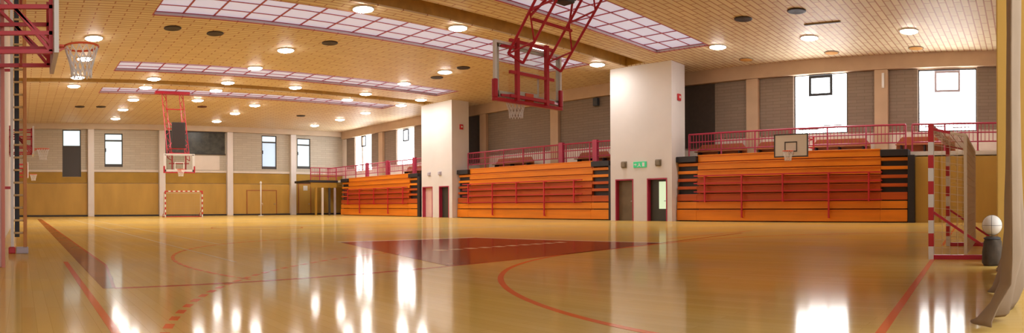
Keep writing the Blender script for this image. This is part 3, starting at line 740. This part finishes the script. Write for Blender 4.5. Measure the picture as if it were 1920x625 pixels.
def side_hoop(x, y, f, arm, label, group, W=0.61, H=0.92, z0=2.86, plain=False, zs=(0.02, 0.26, 0.60, 0.86)):
    """wall hoop facing along X (f=+1 looks to +X); arm = length of the bracket behind the board"""
    t = thing('wall_hoop', label, 'basketball hoop', (x, y, 0), 0, group)
    bd = MB().box(-0.02, 0.02, -W, W, z0, z0 + H, 0.005).build('backboard', 'white', t)
    w = 0.05
    fr = MB().box(-0.03, 0.03, -W - w, -W, z0 - w, z0 + H + w).box(-0.03, 0.03, W, W + w, z0 - w, z0 + H + w).box(-0.03, 0.03, -W, W, z0 - w, z0).box(-0.03, 0.03, -W, W, z0 + H, z0 + H + w)
    fr.build('frame', 'darkgrey' if plain else 'white', t)
    ln = MB(); s0, s1 = sorted((0.021 * f, 0.026 * f)); c = z0 + 0.18
    ln.box(s0, s1, -0.295, 0.295, c + 0.40, c + 0.45).box(s0, s1, -0.295, -0.245, c, c + 0.40).box(s0, s1, 0.245, 0.295, c, c + 0.40).box(s0, s1, -0.245, 0.245, c, c + 0.05)
    ln.build('target_lines', 'darkgrey' if plain else 'redpaint', t)
    rim_and_net(t, (0.375 * f, 0, z0 + 0.19), bracket=(-f, 0, 0))
    b = -f
    for yy in (-0.40, 0.40):
        br = MB()
        for z in zs: br.sq((0.04 * b, yy, z0 + z), (arm * b, yy, z0 + z), 0.05)
        br.sq((0.06 * b, yy, z0 + 0.02), (0.06 * b, yy, z0 + H), 0.05); br.sq((arm * b - 0.03 * b, yy, z0 + zs[0] - 0.1), (arm * b - 0.03 * b, yy, z0 + H + 0.1), 0.05)
        br.sq((0.06 * b, yy, z0 + zs[0] + 0.1), (arm * b * 0.9, yy, z0 + zs[-1]), 0.04)
        if len(zs) > 2: br.sq((0.06 * b, yy, z0 + 0.02), (arm * b * 0.6, yy, z0 + 0.60), 0.04)
        br.build('support_arm', 'redpaint', t)
    for z in (zs[0], zs[-1]): MB().sq((arm * b * 0.5, -0.40, z0 + z), (arm * b * 0.5, 0.40, z0 + z), 0.04).build('cross_tube', 'redpaint', t)
    return t
side_hoop(0.45, 8.65, 1, 0.895, 'side wall hoop with red bracket, nearest the camera above the ladder', 'practice hoops along the left wall')
side_hoop(0.45, 24.0, 1, 0.895, 'second side wall hoop along the left wall, beyond the ladder', 'practice hoops along the left wall')
side_hoop(0.45, 43.0, 1, 0.895, 'small farthest side wall hoop along the left wall', 'practice hoops along the left wall')
side_hoop(25.95, 9.85, -1, 1.95, 'white wall hoop in front of the right stand under the bright window', None, W=0.74, H=0.92, z0=2.93, plain=True, zs=(0.46, 0.86))

# ================================================================== HANDBALL GOALS
def goal(x, y, f, label, rz=0):
    """origin at the left post foot on the goal line; mouth along +X, net behind towards -f*Y"""
    t = thing('handball_goal', label, 'goal', (x, y, 0), rz, 'red and white handball goals')
    W, H, s = 3.0, 2.0, 0.08; b = -f
    def banded(name, a, n, axis):
        o = MB()
        for k in range(n):
            if axis == 'z': o.box(a - s / 2, a + s / 2, -s / 2, s / 2, H - (k + 1) * H / n, H - k * H / n + (s if k == 0 else 0))
            else: o.box(s / 2 + k * (W - s) / n, s / 2 + (k + 1) * (W - s) / n, -s / 2, s / 2, H, H + s)
        o = o.build(name, 'redpaint', t); o.data.materials.append(M['white'])
        for p in o.data.polygons: p.material_index = (p.index // 6) % 2
    banded('post', 0, 10, 'z'); banded('post', W, 10, 'z'); banded('crossbar', 0, 15, 'x')
    fr = MB(); D0, D1 = 0.53 * b, 0.95 * b
    for xx in (0.0, W):
        fr.sq((xx, 0.03 * b, 0.035), (xx, D1, 0.035), 0.07)
        fr.sq((xx, 0.04 * b, 0.72), (xx, D1 * 0.98, 0.12), 0.04)
    fr.sq((0, D1, 0.035), (W, D1, 0.035), 0.07)
    fr.build('floor_frame', 'red', t)
    for xx in (0.0, W):
        MB().sq((xx, 0.041 * b, H), (xx, 0.3 * b, H - 0.06), 0.04).build('top_stub', 'red', t)
        MB().sq((xx, D0, 0.07), (xx, D0, H - 0.10), 0.05).sq((xx, 0.3 * b, H - 0.06), (xx, D0, H - 0.10), 0.04).build('rear_upright', 'postpaint', t)
    MB().sq((0, D0, H - 0.10), (W, D0, H - 0.10), 0.04).build('rear_tube', 'postpaint', t)
    n = MB(); g = 0.125; r = 0.0042
    def sheet(P, Q, A, B2):
        P, Q, A, B2 = map(Vector, (P, Q, A, B2))      # P-Q lower edge, A-B upper edge
        nu = max(2, round((Q - P).length / g)); nv = max(2, round((A - P).length / g))
        for i in range(nu + 1):
            n.bar(P.lerp(Q, i / nu), A.lerp(B2, i / nu), r, 4)
        for j in range(nv + 1):
            n.bar(P.lerp(A, j / nv), Q.lerp(B2, j / nv), r, 4)
    sheet((0, D0, 0.06), (W, D0, 0.06), (0, D0, H - 0.1), (W, D0, H - 0.1))
    sheet((0, D0, H - 0.1), (W, D0, H - 0.1), (0, 0.03 * b, H), (W, 0.03 * b, H))
    for xx in (0.0, W): sheet((xx, 0.05 * b, 0.06), (xx, D0, 0.06), (xx, 0.05 * b, H), (xx, D0, H - 0.1))
    n.build('net', 'goalnet', t)
    return t
goal(9.70, 1.40, 1, 'near handball goal with red and white posts beside the right edge wall', 0.03)
goal(11.15, 48.5, -1, 'distant handball goal in front of the ochre far wall')

# two net posts standing beside the goal
def net_post(x, y, label, mt='wood', h=2.5, z=0):
    t = thing('net_post', label, 'post', (x, y, 0))
    MB().bar((0, 0, 0.03), (0, 0, h), 0.055, 12).build('tube', mt, t, True)
    MB().lathe([(0.0, 0.0), (0.24, 0.0), (0.24, 0.025), (0.06, 0.045), (0.0, 0.045)], n=20).build('base_plate', mt, t)
    MB().box(-0.09, 0.09, -0.05, 0.05, h - 0.16, h - 0.04, 0.01).lathe([(0.0, h), (0.05, h), (0.045, h + 0.03), (0.0, h + 0.035)], n=12).build('pulley_head', mt, t)
    MB().bar((0.05, 0, 1.1), (0.16, 0, 1.1), 0.018).bar((0.16, 0, 1.1), (0.16, 0, 0.92), 0.014).build('winch_handle', mt, t)
net_post(20.6, 52.2, 'pale net post standing before the double door of the far wall', 'white', 3.0)

# ball on a dark bag in the corner beside the goal
M['leather'] = M['ballwhite']
t = thing('kit_bag', 'dark cloth kit bag on the floor beside the near goal', 'bag', (8.80, 0.42, 0))
k = MB(); prof = [(0.0, 0.0), (0.11, 0.0), (0.135, 0.04), (0.14, 0.18), (0.125, 0.33), (0.09, 0.40), (0.0, 0.41)]
k.lathe(prof, n=24); 
ob = k.build('body', 'bag', t, True)
for v in ob.data.vertices:
    a = math.atan2(v.co.y, v.co.x); s = 1 + 0.07 * math.sin(5 * a + 9 * v.co.z); v.co.x *= s; v.co.y *= s
MB().torus((0, 0, 0.375), 0.108, 0.014, 20, 6).build('drawstring', 'slate', t, True)
bl = tag(MB().lathe([(0.0, -0.14)] + [(0.14 * math.cos(R(a)), 0.14 * math.sin(R(a))) for a in range(-75, 90, 15)] + [(0.0, 0.14)], n=28).build('ball', 'ballwhite', smooth=True, loc=(8.80, 0.42, 0.556)), 'white ball resting on the dark kit bag', 'ball')
sm = MB()
for ax in range(3):
    s_ = MB().torus((0, 0, 0), 0.1405, 0.0022, 32, 5)
    for v in s_.v: sm.v.append((v[ax % 3], v[(ax + 1) % 3], v[(ax + 2) % 3]))
    sm.f += [tuple(i + len(sm.v) - len(s_.v) for i in f) for f in s_.f]
sm.build('seam', 'slate', bl)

# ================================================================== LEFT EDGE: pilaster, ladder
pi = struct(MB().box(XL + 0.001, -0.27, 9.15, 9.55, 0, ZC - 0.002, 0.01).build('pillar_3', 'pink'), 'pale pink pilaster with a coral edge at the left picture edge', 'pillar')
MB().box(-0.285, -0.235, 9.10, 9.18, 0, ZC - 0.002).build('corner_guard', 'coral', pi)

t = thing('climbing_ladder', 'tall narrow wooden ladder standing along the left wall', 'ladder', (-0.20, 11.9, 0))
H = 7.6
MB().box(0.0, 0.06, -0.04, 0.04, 0.12, H, 0.008).build('side_rail', 'white', t)
MB().box(0.235, 0.305, -0.045, 0.045, 0.12, H, 0.008).build('side_rail', 'orangewood', t)
nr = int((H - 0.4) / 0.235)
for i in range(nr):
    z = 0.38 + 0.235 * i
    MB().bar((0.055, 0, z), (0.24, 0, z), 0.020, 10).build('rung', 'wood', t, True)
MB().box(0.075, 0.165, 0.05, 0.09, 0.3, H - 0.1, 0.006).build('dark_gap_strip', 'slate', t)  # added strip standing in for the dark wall seen behind the rungs
MB().box(-0.04, 0.09, -0.10, 0.10, 0.0, 0.12, 0.015).build('foot', 'redpaint', t)
MB().box(0.10, 0.33, -0.10, 0.10, 0.0, 0.12, 0.015).build('base_block', 'lilac', t)
for z in (1.2, 3.4, 5.6): MB().box(-0.249, 0.0, -0.02, 0.02, z, z + 0.05).build('wall_bracket', 'redpaint', t)

# ================================================================== CURTAIN at the right edge
cu = MB(); NU, NV = 150, 26
vs = []
for j in range(NV + 1):
    z = 7.95 * (j / NV) ** 1.5
    for i in range(NU + 1):
        u = i / NU; x = 4.3 + (8.35 - 4.3) * u
        amp = 0.035 + 0.05 * max(0, 1 - z / 1.2)
        flare = 0.20 * max(0, 1 - z / 0.45) ** 1.5
        base = 0.018 * x - 0.02
        y = base + amp * math.sin(u * 46 + 0.6 * math.sin(u * 9)) + 0.02 * math.sin(u * 17 + z) + flare * (0.55 + 0.3 * math.sin(u * 13 + 1) + 0.15 * math.sin(u * 61 + 9 * z)) + 0.02 * max(0, 1 - z / 0.9) * math.sin(u * 37 + 14 * z)
        vs.append((x + 0.05 * math.sin(u * 30) * max(0, 1 - z / 1.0), y, z + 0.004 + 0.02 * (1 + math.sin(u * 23)) * (1 if j == 0 else 0)))
fs = [(j * (NU + 1) + i, j * (NU + 1) + i + 1, (j + 1) * (NU + 1) + i + 1, (j + 1) * (NU + 1) + i) for j in range(NV) for i in range(NU)]
cu.add(vs, fs); co = cu.build('drape_curtain', 'curtain', None, True)
sd = co.modifiers.new('thickness', 'SOLIDIFY'); sd.thickness = 0.012
tag(co, 'long beige curtain hanging in folds at the right picture edge', 'curtain')
MB().bar((4.2, 0.10, 7.97), (9.1, 0.14, 7.97), 0.025, 10).build('curtain_rail', 'steel', co)

# ================================================================== LIGHT + CAMERA
w = bpy.data.worlds.new('world'); bpy.context.scene.world = w; w.use_nodes = True
w.node_tree.nodes['Background'].inputs['Color'].default_value = (0.95, 0.97, 1.0, 1)
w.node_tree.nodes['Background'].inputs['Strength'].default_value = 2.0

F = 1195.0
cam = bpy.data.cameras.new('camera'); co = bpy.data.objects.new('camera', cam); COL.objects.link(co)
th = (960 - 40) / F
co.matrix_world = Matrix.Translation((0, 0, 0.87)) @ Matrix.Rotation(-th, 4, 'Z') @ Matrix.Rotation(PI / 2, 4, 'X') @ Matrix.Rotation(-5.7 / F, 4, 'Z')
cam.type = 'PANO'; cam.panorama_type = 'CENTRAL_CYLINDRICAL'
cam.central_cylindrical_range_u_min = -960 / F; cam.central_cylindrical_range_u_max = 960 / F
cam.central_cylindrical_range_v_min = -(625 - 384) / F; cam.central_cylindrical_range_v_max = 384 / F
cam.central_cylindrical_radius = 1.0
cam.clip_start = 0.05; cam.clip_end = 300
sc = bpy.context.scene
sc.camera = co
sc.view_settings.view_transform = 'Standard'; sc.view_settings.look = 'None'
sc.view_settings.gamma = 1.0; sc.view_settings.use_curve_mapping = False
sc.view_settings.exposure = 0.55
sc.cycles.use_denoising = True
sc.cycles.max_bounces = 10; sc.cycles.diffuse_bounces = 6; sc.cycles.glossy_bounces = 4; sc.cycles.transparent_max_bounces = 12
sc.cycles.sample_clamp_indirect = 8.0
sc.cycles.caustics_reflective = False; sc.cycles.caustics_refractive = False
